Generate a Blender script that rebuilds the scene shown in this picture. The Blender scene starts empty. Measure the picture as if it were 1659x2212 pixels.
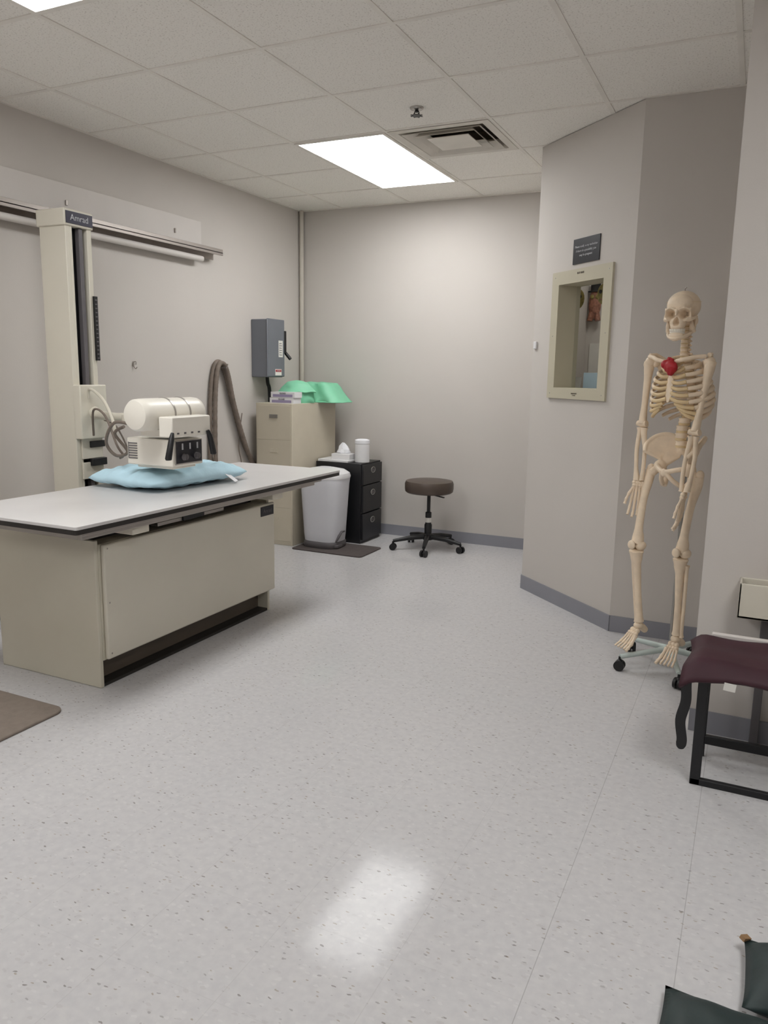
import bpy, bmesh, math, random
from mathutils import Vector, Matrix, Euler
random.seed(4)
pi=math.pi
COL=bpy.context.scene.collection
bpy.context.scene.view_settings.view_transform='Standard'
# ------------------------------------------------------------ materials
def lin(c):
    r=[]
    for v in c[:3]:
        v=v/255.0
        r.append(v/12.92 if v<=0.04045 else ((v+0.055)/1.055)**2.4)
    return (r[0],r[1],r[2],1.0)
def nd(nt,t,**k):
    n=nt.nodes.new(t)
    for a,b in k.items(): setattr(n,a,b)
    return n
def mat(name,col,rough=0.5,metal=0.0,var=0.06,scale=6.0,bump=0.0,bscale=200.0,coat=0.0,spec=None):
    m=bpy.data.materials.new(name); m.use_nodes=True; nt=m.node_tree
    b=nt.nodes['Principled BSDF']
    tc=nd(nt,'ShaderNodeTexCoord')
    no=nd(nt,'ShaderNodeTexNoise'); no.inputs['Scale'].default_value=scale; no.inputs['Detail'].default_value=4
    nt.links.new(tc.outputs['Object'],no.inputs['Vector'])
    rp=nd(nt,'ShaderNodeValToRGB')
    c=lin(col)
    rp.color_ramp.elements[0].color=(c[0]*(1-var),c[1]*(1-var),c[2]*(1-var),1)
    rp.color_ramp.elements[1].color=(min(1,c[0]*(1+var)),min(1,c[1]*(1+var)),min(1,c[2]*(1+var)),1)
    rp.color_ramp.elements[0].position=0.3; rp.color_ramp.elements[1].position=0.7
    nt.links.new(no.outputs['Fac'],rp.inputs['Fac']); nt.links.new(rp.outputs['Color'],b.inputs['Base Color'])
    b.inputs['Roughness'].default_value=rough; b.inputs['Metallic'].default_value=metal
    if coat: b.inputs['Coat Weight'].default_value=coat
    if spec is not None: b.inputs['Specular IOR Level'].default_value=spec
    if bump:
        n2=nd(nt,'ShaderNodeTexNoise'); n2.inputs['Scale'].default_value=bscale; n2.inputs['Detail'].default_value=3
        nt.links.new(tc.outputs['Object'],n2.inputs['Vector'])
        bp=nd(nt,'ShaderNodeBump'); bp.inputs['Strength'].default_value=bump; bp.inputs['Distance'].default_value=0.002
        nt.links.new(n2.outputs['Fac'],bp.inputs['Height']); nt.links.new(bp.outputs['Normal'],b.inputs['Normal'])
    return m
def emis(name,col,s):
    m=bpy.data.materials.new(name); m.use_nodes=True; nt=m.node_tree
    b=nt.nodes['Principled BSDF']; b.inputs['Base Color'].default_value=lin(col)
    b.inputs['Emission Color'].default_value=lin(col); b.inputs['Emission Strength'].default_value=s
    return m
M={}
M['wall']=mat('wall_paint',(204,198,192),0.75,var=0.02,scale=1.5,bump=0.15,bscale=140,spec=.3)
M['base']=mat('baseboard_vinyl',(144,144,151),0.5,var=0.03)
M['cream']=mat('cream_enamel',(210,204,187),0.38,var=0.03,scale=3)
M['cream2']=mat('cream_enamel_warm',(217,211,196),0.35,var=0.03,scale=3)
M['head']=mat('tube_head_enamel',(236,231,220),0.35,var=0.02,scale=3)
M['tabletop']=mat('table_laminate',(216,213,212),0.3,var=0.02)
M['dark']=mat('dark_band',(38,34,32),0.5)
M['black']=mat('black_plastic',(22,22,24),0.45)
M['blackmetal']=mat('black_painted_metal',(24,24,27),0.4)
M['alu']=mat('aluminium',(175,170,165),0.35,metal=0.8)
M['rail']=mat('rail_metal',(164,156,150),0.4,metal=0.6)
M['board']=mat('painted_board',(214,208,203),0.6,var=0.02)
M['kick']=mat('kick_plate',(96,86,76),0.5)
M['navy']=mat('navy_label',(32,28,52),0.35)
M['white']=mat('white_plastic',(224,223,224),0.35,var=0.02)
M['bin']=mat('bin_plastic',(212,212,217),0.4,var=0.02)
M['grey']=mat('grey_plastic',(98,94,96),0.5)
M['pillow']=mat('pillow_blue',(190,222,236),0.85,var=0.03,scale=8,bump=0.6,bscale=50)
M['fcab']=mat('file_cabinet_beige',(200,191,172),0.45,var=0.03)
M['handle']=mat('satin_chrome',(170,168,164),0.3,metal=0.9)
M['green']=mat('green_plastic',(134,208,170),0.55,var=0.05)
M['green2']=mat('green_plastic_deep',(122,198,160),0.55,var=0.05)
M['dgrey']=mat('switch_box_grey',(110,113,120),0.45,var=0.04)
M['pipe']=mat('pipe_paint',(200,193,182),0.5)
M['hose']=mat('hose_grey',(122,110,100),0.6,var=0.15,scale=30)
M['seat']=mat('stool_vinyl',(80,68,60),0.4,var=0.08)
M['mat']=mat('floor_mat_grey',(84,76,74),0.85,var=0.1,scale=40,bump=0.6,bscale=300)
M['matb']=mat('floor_mat_brown',(134,122,112),0.85,var=0.08,scale=30,bump=0.6,bscale=300)
M['bone']=mat('bone',(238,218,192),0.5,var=0.07,scale=25)
M['cart']=mat('cartilage',(222,196,152),0.5,var=0.08,scale=25)
M['teeth']=mat('teeth',(240,232,218),0.35)
M['red']=mat('heart_red',(170,26,36),0.5,var=0.15,scale=40)
M['stand']=mat('stand_white_enamel',(200,212,208),0.35)
M['maroon']=mat('maroon_vinyl',(58,24,35),0.65,var=0.15,scale=12,bump=0.3,bscale=60)
M['sand']=mat('sandbag_green',(36,50,50),0.5,var=0.15,scale=20,bump=0.4,bscale=40)
M['frame']=mat('window_frame_beige',(194,187,166),0.4,var=0.02)
M['paper']=mat('paper',(225,222,216),0.7)
M['signblk']=mat('sign_black',(26,26,34),0.35)
M['letter']=mat('letter_white',(190,190,194),0.6)
M['tan']=mat('tan_tag',(150,118,84),0.7)
M['tissue']=mat('tissue',(236,236,240),0.8)
M['vent']=mat('vent_paint',(220,214,204),0.5)
M['duct']=mat('duct_dark',(130,122,114),0.7)
M['tbar']=mat('tbar_white',(236,231,223),0.6)
M['olive']=mat('mask_olive',(140,126,66),0.6,var=0.3,scale=60)
M['orange']=mat('mask_orange',(150,100,80),0.6,var=0.4,scale=60)
M['blue']=mat('light_blue',(190,212,230),0.5)
M['purple']=mat('glove_box_print',(150,140,170),0.6)
M['lens']=emis('light_lens',(251,252,252),14.8)
M['booth_fill']=emis('booth_fill_glow',(255,252,246),9.0)  # glow of the light panel added inside the booth
g=bpy.data.materials.new('window_glass'); g.use_nodes=True; nt=g.node_tree; nt.nodes.clear()
o=nd(nt,'ShaderNodeOutputMaterial'); mx=nd(nt,'ShaderNodeMixShader'); t=nd(nt,'ShaderNodeBsdfTransparent'); gl=nd(nt,'ShaderNodeBsdfGlossy')
gl.inputs['Roughness'].default_value=0.02; t.inputs['Color'].default_value=(.88,.90,.89,1)
fr=nd(nt,'ShaderNodeLayerWeight'); fr.inputs['Blend'].default_value=.25
mm_=nd(nt,'ShaderNodeMath',operation='MULTIPLY'); mm_.inputs[1].default_value=.5
nt.links.new(fr.outputs['Fresnel'],mm_.inputs[0]); nt.links.new(mm_.outputs[0],mx.inputs[0]); nt.links.new(t.outputs[0],mx.inputs[1]); nt.links.new(gl.outputs[0],mx.inputs[2]); nt.links.new(mx.outputs[0],o.inputs[0])
M['glass']=g
# floor
m=bpy.data.materials.new('vinyl_composition_floor'); m.use_nodes=True; nt=m.node_tree; b=nt.nodes['Principled BSDF']
tc=nd(nt,'ShaderNodeTexCoord'); L=nt.links.new
def math_(op,a,bv=None):
    n=nd(nt,'ShaderNodeMath',operation=op)
    if hasattr(a,'node'): L(a,n.inputs[0])
    else: n.inputs[0].default_value=a
    if bv is not None:
        if hasattr(bv,'node'): L(bv,n.inputs[1])
        else: n.inputs[1].default_value=bv
    return n.outputs[0]
def mixc(fac,a,bc):
    n=nd(nt,'ShaderNodeMixRGB')
    L(fac,n.inputs[0])
    if hasattr(a,'node'): L(a,n.inputs[1])
    else: n.inputs[1].default_value=a
    if hasattr(bc,'node'): L(bc,n.inputs[2])
    else: n.inputs[2].default_value=bc
    return n.outputs[0]
big=nd(nt,'ShaderNodeTexNoise'); big.inputs['Scale'].default_value=40; big.inputs['Detail'].default_value=5
L(tc.outputs['Object'],big.inputs['Vector'])
rp=nd(nt,'ShaderNodeValToRGB'); rp.color_ramp.elements[0].color=lin((195,193,194)); rp.color_ramp.elements[1].color=lin((202,200,200))
rp.color_ramp.elements[0].position=.35; rp.color_ramp.elements[1].position=.65
L(big.outputs['Fac'],rp.inputs['Fac']); col=rp.outputs['Color']
warp=nd(nt,'ShaderNodeTexNoise'); warp.inputs['Scale'].default_value=60
L(tc.outputs['Object'],warp.inputs['Vector'])
for i,(rot,sc,aniso,thr,rad,cc,st) in enumerate([(0.5,40,2.4,.965,.21,(128,122,120),.5),(2.0,46,2.2,.965,.20,(150,136,118),.6),(1.2,70,2.0,.965,.2,(150,146,146),.4),(2.7,34,2.6,.975,.19,(112,104,98),.65),(0.1,50,1.8,.90,.32,(212,210,209),.4),(1.6,38,2.0,.92,.3,(184,180,180),.4)]):
    mp=nd(nt,'ShaderNodeMapping'); mp.inputs['Rotation'].default_value=(0,0,rot); mp.inputs['Scale'].default_value=(1,aniso,1); mp.inputs['Location'].default_value=(i*3.3,i*1.7,0)
    ad=nd(nt,'ShaderNodeVectorMath',operation='MULTIPLY_ADD'); L(warp.outputs['Color'],ad.inputs[0]); ad.inputs[1].default_value=(.012,.012,0); L(tc.outputs['Object'],ad.inputs[2])
    L(ad.outputs[0],mp.inputs['Vector'])
    v=nd(nt,'ShaderNodeTexVoronoi'); v.inputs['Scale'].default_value=sc; v.voronoi_dimensions='2D'; L(mp.outputs[0],v.inputs['Vector'])
    sp=nd(nt,'ShaderNodeSeparateColor'); L(v.outputs['Color'],sp.inputs[0])
    a=math_('GREATER_THAN',sp.outputs[0],thr); c_=math_('LESS_THAN',v.outputs['Distance'],rad)
    k=math_('MULTIPLY',a,c_); k=math_('MULTIPLY',k,st)
    col=mixc(k,col,lin(cc))
sx=nd(nt,'ShaderNodeSeparateXYZ'); L(tc.outputs['Object'],sx.inputs[0])
right_=math_('GREATER_THAN',sx.outputs[0],-.5); right_=math_('MULTIPLY',right_,.28)
for ax,off in ((0,.05),(1,.02)):
    q=math_('ADD',sx.outputs[ax],off+30.5); q=math_('DIVIDE',q,.305); q=math_('FRACT',q); q=math_('SUBTRACT',q,.5); q=math_('ABSOLUTE',q)
    q=math_('GREATER_THAN',q,.4965)
    q=math_('MULTIPLY',q,math_('ADD',right_,.12) if ax==0 else .08)
    col=mixc(q,col,lin((120,116,114)))
L(col,b.inputs['Base Color'])
rn=nd(nt,'ShaderNodeTexNoise'); rn.inputs['Scale'].default_value=7; L(tc.outputs['Object'],rn.inputs['Vector'])
mr=nd(nt,'ShaderNodeMapRange'); mr.inputs['To Min'].default_value=.085; mr.inputs['To Max'].default_value=.13; L(rn.outputs['Fac'],mr.inputs['Value']); L(mr.outputs[0],b.inputs['Roughness'])
b.inputs['Specular IOR Level'].default_value=.10
M['floor']=m
# ceiling tile
m=bpy.data.materials.new('acoustic_ceiling_tile'); m.use_nodes=True; nt=m.node_tree; b=nt.nodes['Principled BSDF']; L=nt.links.new
tc=nd(nt,'ShaderNodeTexCoord')
n1=nd(nt,'ShaderNodeTexNoise'); n1.inputs['Scale'].default_value=130; n1.inputs['Detail'].default_value=4; L(tc.outputs['Object'],n1.inputs['Vector'])
rp=nd(nt,'ShaderNodeValToRGB'); rp.color_ramp.elements[0].color=lin((206,200,192)); rp.color_ramp.elements[1].color=lin((245,241,234)); rp.color_ramp.elements[0].position=.28; rp.color_ramp.elements[1].position=.44
L(n1.outputs['Fac'],rp.inputs['Fac']); L(rp.outputs[0],b.inputs['Base Color']); b.inputs['Roughness'].default_value=.95
bp=nd(nt,'ShaderNodeBump'); bp.inputs['Strength'].default_value=.15; bp.inputs['Distance'].default_value=.002; L(n1.outputs['Fac'],bp.inputs['Height']); L(bp.outputs[0],b.inputs['Normal'])
M['ceil']=m
# ------------------------------------------------------------ mesh builder
class MB:
    def __init__(s,T=None): s.v=[]; s.f=[]; s.T=T
    def add(s,vs,fs):
        o=len(s.v)
        for p in vs:
            p=Vector(p)
            if s.T: p=s.T(p)
            s.v.append(p)
        for f in fs: s.f.append([o+i for i in f])
    def box(s,x0,x1,y0,y1,z0,z1):
        s.add([(x0,y0,z0),(x1,y0,z0),(x1,y1,z0),(x0,y1,z0),(x0,y0,z1),(x1,y0,z1),(x1,y1,z1),(x0,y1,z1)],
              [(0,3,2,1),(4,5,6,7),(0,1,5,4),(1,2,6,5),(2,3,7,6),(3,0,4,7)]); return s
    def obox(s,c,size,rot=(0,0,0)):
        R=Euler(rot).to_matrix(); c=Vector(c); hx,hy,hz=[a/2 for a in size]
        vs=[c+R@Vector(p) for p in [(-hx,-hy,-hz),(hx,-hy,-hz),(hx,hy,-hz),(-hx,hy,-hz),(-hx,-hy,hz),(hx,-hy,hz),(hx,hy,hz),(-hx,hy,hz)]]
        s.add(vs,[(0,3,2,1),(4,5,6,7),(0,1,5,4),(1,2,6,5),(2,3,7,6),(3,0,4,7)]); return s
    def tube(s,pts,rad,n=12,flat=1.0,flatdir=None,caps=True):
        pts=[Vector(p) for p in pts]
        if not isinstance(rad,(list,tuple)): rad=[rad]*len(pts)
        vs=[];fs=[]; up=None
        for i,p in enumerate(pts):
            a=pts[max(0,i-1)]; b_=pts[min(len(pts)-1,i+1)]; t=(b_-a)
            t=t.normalized() if t.length>1e-9 else Vector((0,0,1))
            if flatdir is not None:
                u=Vector(flatdir); u=(u-t*u.dot(t))
                if u.length<1e-5: u=t.orthogonal()
                u.normalize()
            elif up is None: u=t.orthogonal().normalized()
            else:
                u=up-t*up.dot(t); u=u.normalized() if u.length>1e-6 else t.orthogonal().normalized()
            up=u; w=t.cross(u)
            for k in range(n):
                an=2*pi*k/n; vs.append(p+u*math.cos(an)*rad[i]*flat+w*math.sin(an)*rad[i])
        for i in range(len(pts)-1):
            for k in range(n):
                k2=(k+1)%n; fs.append((i*n+k,i*n+k2,(i+1)*n+k2,(i+1)*n+k))
        if caps:
            fs.append(tuple(range(n-1,-1,-1))); fs.append(tuple((len(pts)-1)*n+k for k in range(n)))
        s.add(vs,fs); return s
    def cyl(s,a,b_,r,n=24,r2=None): return s.tube([a,b_],[r,r if r2 is None else r2],n)
    def lathe(s,prof,c,n=32,sx=1,sy=1):
        c=Vector(c); vs=[];fs=[]
        for (r,z) in prof:
            for k in range(n):
                a=2*pi*k/n; vs.append(c+Vector((r*math.cos(a)*sx,r*math.sin(a)*sy,z)))
        for i in range(len(prof)-1):
            for k in range(n):
                k2=(k+1)%n; fs.append((i*n+k,i*n+k2,(i+1)*n+k2,(i+1)*n+k))
        fs.append(tuple(range(n-1,-1,-1))); fs.append(tuple((len(prof)-1)*n+k for k in range(n)))
        s.add(vs,fs); return s
    def superlathe(s,prof,c,n=40,p=4):
        c=Vector(c); vs=[];fs=[]
        for (hx,hy,z) in prof:
            for k in range(n):
                a=2*pi*k/n; ca,sa=math.cos(a),math.sin(a)
                r=(abs(ca)**p+abs(sa)**p)**(-1/p); vs.append(c+Vector((hx*ca*r,hy*sa*r,z)))
        for i in range(len(prof)-1):
            for k in range(n):
                k2=(k+1)%n; fs.append((i*n+k,i*n+k2,(i+1)*n+k2,(i+1)*n+k))
        fs.append(tuple(range(n-1,-1,-1))); fs.append(tuple((len(prof)-1)*n+k for k in range(n)))
        s.add(vs,fs); return s
    def ell(s,c,r,rot=(0,0,0),nu=16,nv=10):
        R=Euler(rot).to_matrix(); c=Vector(c); vs=[c+R@Vector((0,0,-r[2]))];fs=[]
        for j in range(1,nv):
            ph=-pi/2+pi*j/nv
            for k in range(nu):
                a=2*pi*k/nu; vs.append(c+R@Vector((r[0]*math.cos(ph)*math.cos(a),r[1]*math.cos(ph)*math.sin(a),r[2]*math.sin(ph))))
        vs.append(c+R@Vector((0,0,r[2]))); top=len(vs)-1
        for k in range(nu): fs.append((0,1+(k+1)%nu,1+k))
        for j in range(nv-2):
            for k in range(nu):
                k2=(k+1)%nu; a=1+j*nu; fs.append((a+k,a+k2,a+nu+k2,a+nu+k))
        a=1+(nv-2)*nu
        for k in range(nu): fs.append((a+k,a+(k+1)%nu,top))
        s.add(vs,fs); return s
    def prism(s,poly,z0,z1):
        n=len(poly); vs=[(x,y,z0) for x,y in poly]+[(x,y,z1) for x,y in poly]
        fs=[tuple(range(n-1,-1,-1)),tuple(range(n,2*n))]+[(i,(i+1)%n,n+(i+1)%n,n+i) for i in range(n)]
        s.add(vs,fs); return s
    def grid(s,fn,nu,nv):
        vs=[fn(i/nu,j/nv) for j in range(nv+1) for i in range(nu+1)]; fs=[]
        for j in range(nv):
            for i in range(nu):
                a=j*(nu+1)+i; fs.append((a,a+1,a+nu+2,a+nu+1))
        s.add(vs,fs); return s
ORG={}
def empty(name,loc,label=None,cat=None,parent=None,**kw):
    e=bpy.data.objects.new(name,None); e.empty_display_size=.05; COL.objects.link(e); e.location=loc; ORG[e.name]=Vector(loc)
    if label: e['label']=label
    if cat: e['category']=cat
    for k,v in kw.items(): e[k]=v
    return e
def fin(mb,name,mat_,parent=None,label=None,cat=None,bev=0,seg=2,smooth=True,kind=None,ang=38,solid=0,fixn=True,sub=0,group=None):
    vs=mb.v
    if parent is not None: o=ORG[parent.name]
    elif kind=='structure': o=Vector((0,0,0))
    else:
        xs=[v.x for v in vs]; ys=[v.y for v in vs]; zs=[v.z for v in vs]
        o=Vector(((min(xs)+max(xs))/2,(min(ys)+max(ys))/2,min(zs)))
    me=bpy.data.meshes.new(name); me.from_pydata([v-o for v in vs],[],mb.f); me.update()
    if fixn:
        bm=bmesh.new(); bm.from_mesh(me); bmesh.ops.recalc_face_normals(bm,faces=bm.faces); bm.to_mesh(me); bm.free()
    ob=bpy.data.objects.new(name,me); COL.objects.link(ob)
    for mm in (mat_ if isinstance(mat_,list) else [mat_]): me.materials.append(M[mm] if isinstance(mm,str) else mm)
    if smooth:
        for p in me.polygons: p.use_smooth=True
        me.set_sharp_from_angle(angle=math.radians(ang))
    if parent is not None: ob.parent=parent; ORG[ob.name]=o
    else: ob.location=o; ORG[ob.name]=o
    if solid:
        md=ob.modifiers.new('s','SOLIDIFY'); md.thickness=solid; md.offset=0
    if bev:
        md=ob.modifiers.new('b','BEVEL'); md.width=bev; md.segments=seg; md.limit_method='ANGLE'; md.angle_limit=math.radians(40); md.harden_normals=False
    if sub:
        md=ob.modifiers.new('ss','SUBSURF'); md.levels=sub; md.render_levels=sub
    if label: ob['label']=label
    if cat: ob['category']=cat
    if kind: ob['kind']=kind
    if group: ob['group']=group
    return ob
def text(body,size,pos,right,up,mat_,parent,name='lettering',align='CENTER',ext=.0006,spacing=1.0):
    cu=bpy.data.curves.new('tmp','FONT'); cu.body=body; cu.size=size; cu.align_x=align; cu.align_y='CENTER'; cu.extrude=ext; cu.space_line=spacing
    to=bpy.data.objects.new('tmp',cu); COL.objects.link(to)
    dg=bpy.context.evaluated_depsgraph_get(); dg.update()
    me=bpy.data.meshes.new_from_object(to.evaluated_get(dg)); bpy.data.objects.remove(to)
    r=Vector(right).normalized(); u=Vector(up).normalized(); n=r.cross(u); pos=Vector(pos); o=ORG[parent.name]
    for v in me.vertices:
        v.co=pos+r*v.co.x+u*v.co.y+n*v.co.z-o
    me.name=name; me.materials.clear(); me.materials.append(M[mat_])
    ob=bpy.data.objects.new(name,me); COL.objects.link(ob); ob.parent=parent; ORG[ob.name]=o
    return ob
# ------------------------------------------------------------ room
XL,YB,ZC=-3.664,5.97,2.72
XR,YF=2.6,-2.6
fin(MB().box(XL-.1,XR+.1,YF-.1,YB+.1,-.1,0),'floor','floor',kind='structure',smooth=False)
fin(MB().box(XL-.12,XL,YF-.1,YB+.1,0,ZC+.1),'wall_left','wall',kind='structure',smooth=False)
fin(MB().box(XL,XR+.1,YB,YB+.12,0,ZC+.1),'wall_back','wall',kind='structure',smooth=False)
fin(MB().box(XL,XR+.1,YF-.12,YF,0,ZC+.1),'wall_front','wall',kind='structure',smooth=False)
fin(MB().box(XR,XR+.12,YF,YB,0,ZC+.1),'wall_right','wall',kind='structure',smooth=False)
A=Vector((-1.29,4.85,0)); B=Vector((-.623,4.23,0)); d=(B-A).normalized(); nin=Vector((-d.y,d.x,0))
if nin.y<0: nin=-nin
LEN=(B-A).length
def Tb(p): return A+d*p.x+nin*p.y+Vector((0,0,p.z))
WS0,WS1,WZ0,WZ1=.262,.690,1.305,1.905
TH=.13
mb=MB(Tb)
mb.box(0,WS0,0,TH,0,ZC).box(WS1,LEN,0,TH,0,ZC).box(WS0,WS1,0,TH,0,WZ0).box(WS0,WS1,0,TH,WZ1,ZC)
fin(mb,'wall_booth_angled','wall',kind='structure',smooth=False)
fin(MB().box(-1.29,-1.19,4.90,YB,0,ZC),'wall_booth_side','wall',kind='structure',smooth=False)
fin(MB().box(B.x,.15,4.23,4.35,0,ZC),'wall_alcove_back','wall',kind='structure',smooth=False)
fin(MB().box(.05,.15,3.26,4.23,0,ZC),'wall_alcove_side','wall',kind='structure',smooth=False)
fin(MB().box(.05,.15,4.35,YB,0,ZC),'wall_booth_inner','wall',kind='structure',smooth=False)
fin(MB().box(-.13,XR,3.14,3.26,0,ZC),'wall_near_right','wall',kind='structure',smooth=False)
BH=.09; bt=.006
fin(MB().box(XL,XL+bt,YF,YB,0,BH),'baseboard_left','base',kind='structure')
fin(MB().box(XL+bt,-1.29-bt,YB-bt,YB,0,BH),'baseboard_back','base',kind='structure')
fin(MB(Tb).box(-.004,LEN+.003,-bt,0,0,BH),'baseboard_booth','base',kind='structure')
fin(MB().box(-1.29-bt,-1.29,4.86,YB-bt,0,BH),'baseboard_booth_side','base',kind='structure')
fin(MB().box(B.x+.003,.05,4.23-bt,4.23,0,BH),'baseboard_alcove','base',kind='structure')
fin(MB().box(-.13,XR,3.14-bt,3.14,0,BH),'baseboard_near_right','base',kind='structure')
# ceiling
P=.6145; GX=-1.42; GY=2.99
xs=sorted([XL-.05]+[GX+k*P for k in range(-4,8) if XL<GX+k*P<XR]+[XR+.05])
ys=sorted([YF-.05]+[GY+k*P for k in range(-10,6) if YF<GY+k*P<YB]+[YB+.05])
mb=MB()
for i in range(len(xs)-1):
    for j in range(len(ys)-1):
        cxm=(xs[i]+xs[i+1])/2; cym=(ys[j]+ys[j+1])/2
        if -2.03<cxm<-1.42 and 4.22<cym<4.84: continue
        mb.box(xs[i],xs[i+1],ys[j],ys[j+1],ZC+.004,ZC+.03)
fin(mb,'ceiling','ceil',kind='structure',smooth=False)
mb=MB(); tw=.0115
for x in xs[1:-1]: mb.box(x-tw,x+tw,YF,YB,ZC-.000,ZC+.006)
for y in ys[1:-1]: mb.box(XL,XR,y-tw,y+tw,ZC+.0005,ZC+.006)
mb.box(XL,XL+.02,YF,YB,ZC-.001,ZC+.006).box(XL,XR,YB-.02,YB,ZC-.001,ZC+.006)
fin(mb,'trim_1','tbar',kind='structure',smooth=False)
def fixture(x0,y0,lx=P,ly=2*P,lab="flush rectangular ceiling light with glowing white diffuser",lm='lens',grp='recessed ceiling light panels'):
    e=empty('ceiling_light',(x0+lx/2,y0+ly/2,ZC),lab,'ceiling light')
    if grp: e['group']=grp
    i=.028; mb=MB()
    mb.box(x0+.008,x0+i,y0+.008,y0+ly-.008,ZC-.006,ZC+.003).box(x0+lx-i,x0+lx-.008,y0+.008,y0+ly-.008,ZC-.006,ZC+.003)
    mb.box(x0+i,x0+lx-i,y0+.008,y0+i,ZC-.006,ZC+.003).box(x0+i,x0+lx-i,y0+ly-i,y0+ly-.008,ZC-.006,ZC+.003)
    fin(mb,'light_frame','tbar',e)
    fin(MB().box(x0+i,x0+lx-i,y0+i,y0+ly-i,ZC-.004,ZC+.002),'light_diffuser',lm,e)
x0=GX-2*P
fixture(x0,GY+2*P); fixture(x0,GY-3*P)
fixture(x0,GY-8*P); fixture(GX+3*P,GY-4*P);  # last panel, in the right column, is added unseen to brighten that side
fixture(-.9,5.0,.5,.5,"added unseen square light panel that brightens the booth interior",'booth_fill',None)  # panel added out of view to light the booth interior
# vent
vx0,vx1,vy0,vy1=GX-P,GX,GY+2*P,GY+3*P; vcx,vcy=(vx0+vx1)/2,(vy0+vy1)/2
e=empty('ceiling_vent',(vcx,vcy,ZC),"square beige louvred air diffuser set in the ceiling grid",'air vent')
H=P/2-.01
def ring(mb,a,za,b_,zb,t=.003):
    vs=[]
    for (h,z) in ((a,za),(b_,zb),(b_,zb+t),(a,za+t)):
        vs+= [(vcx-h,vcy-h,z),(vcx+h,vcy-h,z),(vcx+h,vcy+h,z),(vcx-h,vcy+h,z)]
    fs=[]
    for l in range(4):
        l2=(l+1)%4
        for k in range(4):
            k2=(k+1)%4; fs.append((l*4+k,l*4+k2,l2*4+k2,l2*4+k))
    mb.add(vs,fs)
mb=MB()
ring(mb,H,ZC-.004,H-.045,ZC-.004); ring(mb,H-.045,ZC-.004,H-.075,ZC+.045)
fin(mb,'vent_frame','vent',e,smooth=False)
for k,(a,b_) in enumerate([(.235,.185),(.178,.14)]):
    mb=MB(); ring(mb,a,ZC-.010,b_,ZC+.028); fin(mb,'louvre','vent',e,smooth=False)
mb=MB(); mb.box(vcx-.125,vcx+.125,vcy-.125,vcy+.125,ZC-.012,ZC-.008)
fin(mb,'center_plate','vent',e,smooth=False)
mb=MB(); h=P/2-.012; w=.01
mb.box(vcx-h,vcx+h,vcy-h,vcy+h,ZC+.12,ZC+.13).box(vcx-h-w,vcx-h,vcy-h,vcy+h,ZC+.005,ZC+.13).box(vcx+h,vcx+h+w,vcy-h,vcy+h,ZC+.005,ZC+.13).box(vcx-h,vcx+h,vcy-h-w,vcy-h,ZC+.005,ZC+.13).box(vcx-h,vcx+h,vcy+h,vcy+h+w,ZC+.005,ZC+.13)
fin(mb,'duct_box','duct',e,smooth=False)
# sprinkler
sx_,sy_=-1.715,3.93
e=empty('fire_sprinkler',(sx_,sy_,ZC),"small metal pendant sprinkler head on the ceiling tile",'sprinkler')
fin(MB().lathe([(.004,-.008),(.03,-.006),(.036,.0),(.036,.012)],(sx_,sy_,ZC)),'escutcheon','alu',e)
mb=MB().cyl((sx_,sy_,ZC),(sx_,sy_,ZC-.018),.009)
for s in (-1,1): mb.tube([(sx_+s*.008,sy_,ZC-.012),(sx_+s*.014,sy_,ZC-.022),(sx_,sy_,ZC-.034)],.003,8)
fin(mb,'sprinkler_body','blackmetal',e)
mb=MB().lathe([(.008,-.036),(.024,-.036),(.024,-.033),(.008,-.033)],(sx_,sy_,ZC),12)
for k in range(8):
    a=k*pi/4; mb.obox((sx_+.025*math.cos(a),sy_+.025*math.sin(a),ZC-.0345),(.014,.007,.003),(0,0,a))
fin(mb,'deflector','blackmetal',e)
fin(MB().cyl((XL+.028,YB-.035,0),(XL+.028,YB-.035,ZC),.019,20),'corner_pipe','pipe',label="thin painted vertical pipe in the room corner",cat='pipe')
# ------------------------------------------------------------ booth window
e=empty('booth_window',Tb(Vector((.476,0,1.25))),"beige metal framed viewing window in the angled booth wall",'window')
fs0,fs1,fz0,fz1=.200,.757,1.248,1.972
mb=MB(Tb)
mb.box(fs0,WS0,-.014,0,fz0,fz1).box(WS1,fs1,-.014,0,fz0,fz1).box(WS0,WS1,-.014,0,fz0,WZ0).box(WS0,WS1,-.014,0,WZ1,fz1)
mb.box(WS0,WS0+.006,-.014,TH+.01,WZ0,WZ1).box(WS1-.006,WS1,-.014,TH+.01,WZ0,WZ1).box(WS0,WS1,-.014,TH+.01,WZ0,WZ0+.006).box(WS0,WS1,-.014,TH+.01,WZ1-.006,WZ1)
fin(mb,'window_frame','frame',e,smooth=False)
mb=MB(Tb); q=TH-.018
mb.add([(WS0+.006,q,WZ0+.006),(WS1-.006,q,WZ0+.006),(WS1-.006,q,WZ1-.006),(WS0+.006,q,WZ1-.006)],[(0,1,2,3)])
fin(mb,'glass_pane','glass',e,smooth=False)
for s in (fs0+.03,fs1-.03):
    for z in (fz0+.03,(fz0+fz1)/2,fz1-.03): fin(MB(Tb).ell((s,-.014,z),(.004,.002,.004),nu=8,nv=6),'screw','alu',e)
text("RAY-BAR",.016,Tb(Vector((.476,-.015,1.948))),d,(0,0,1),'kick',e)
text("LEAD GLASS\n1.5 mm",.010,Tb(Vector((.476,-.015,1.275))),d,(0,0,1),'kick',e)
e=fin(MB(Tb).box(.379,.622,-.006,-.0005,2.000,2.136),'wall_sign','signblk',label="black wall sign with white pregnancy notice lettering",cat='sign',bev=.001)
text("Please notify x-ray technician\nif there is a possibility you\nmay be pregnant",.0175,Tb(Vector((.5005,-.0068,2.068))),d,(0,0,1),'letter',e,spacing=1.35)
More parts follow.
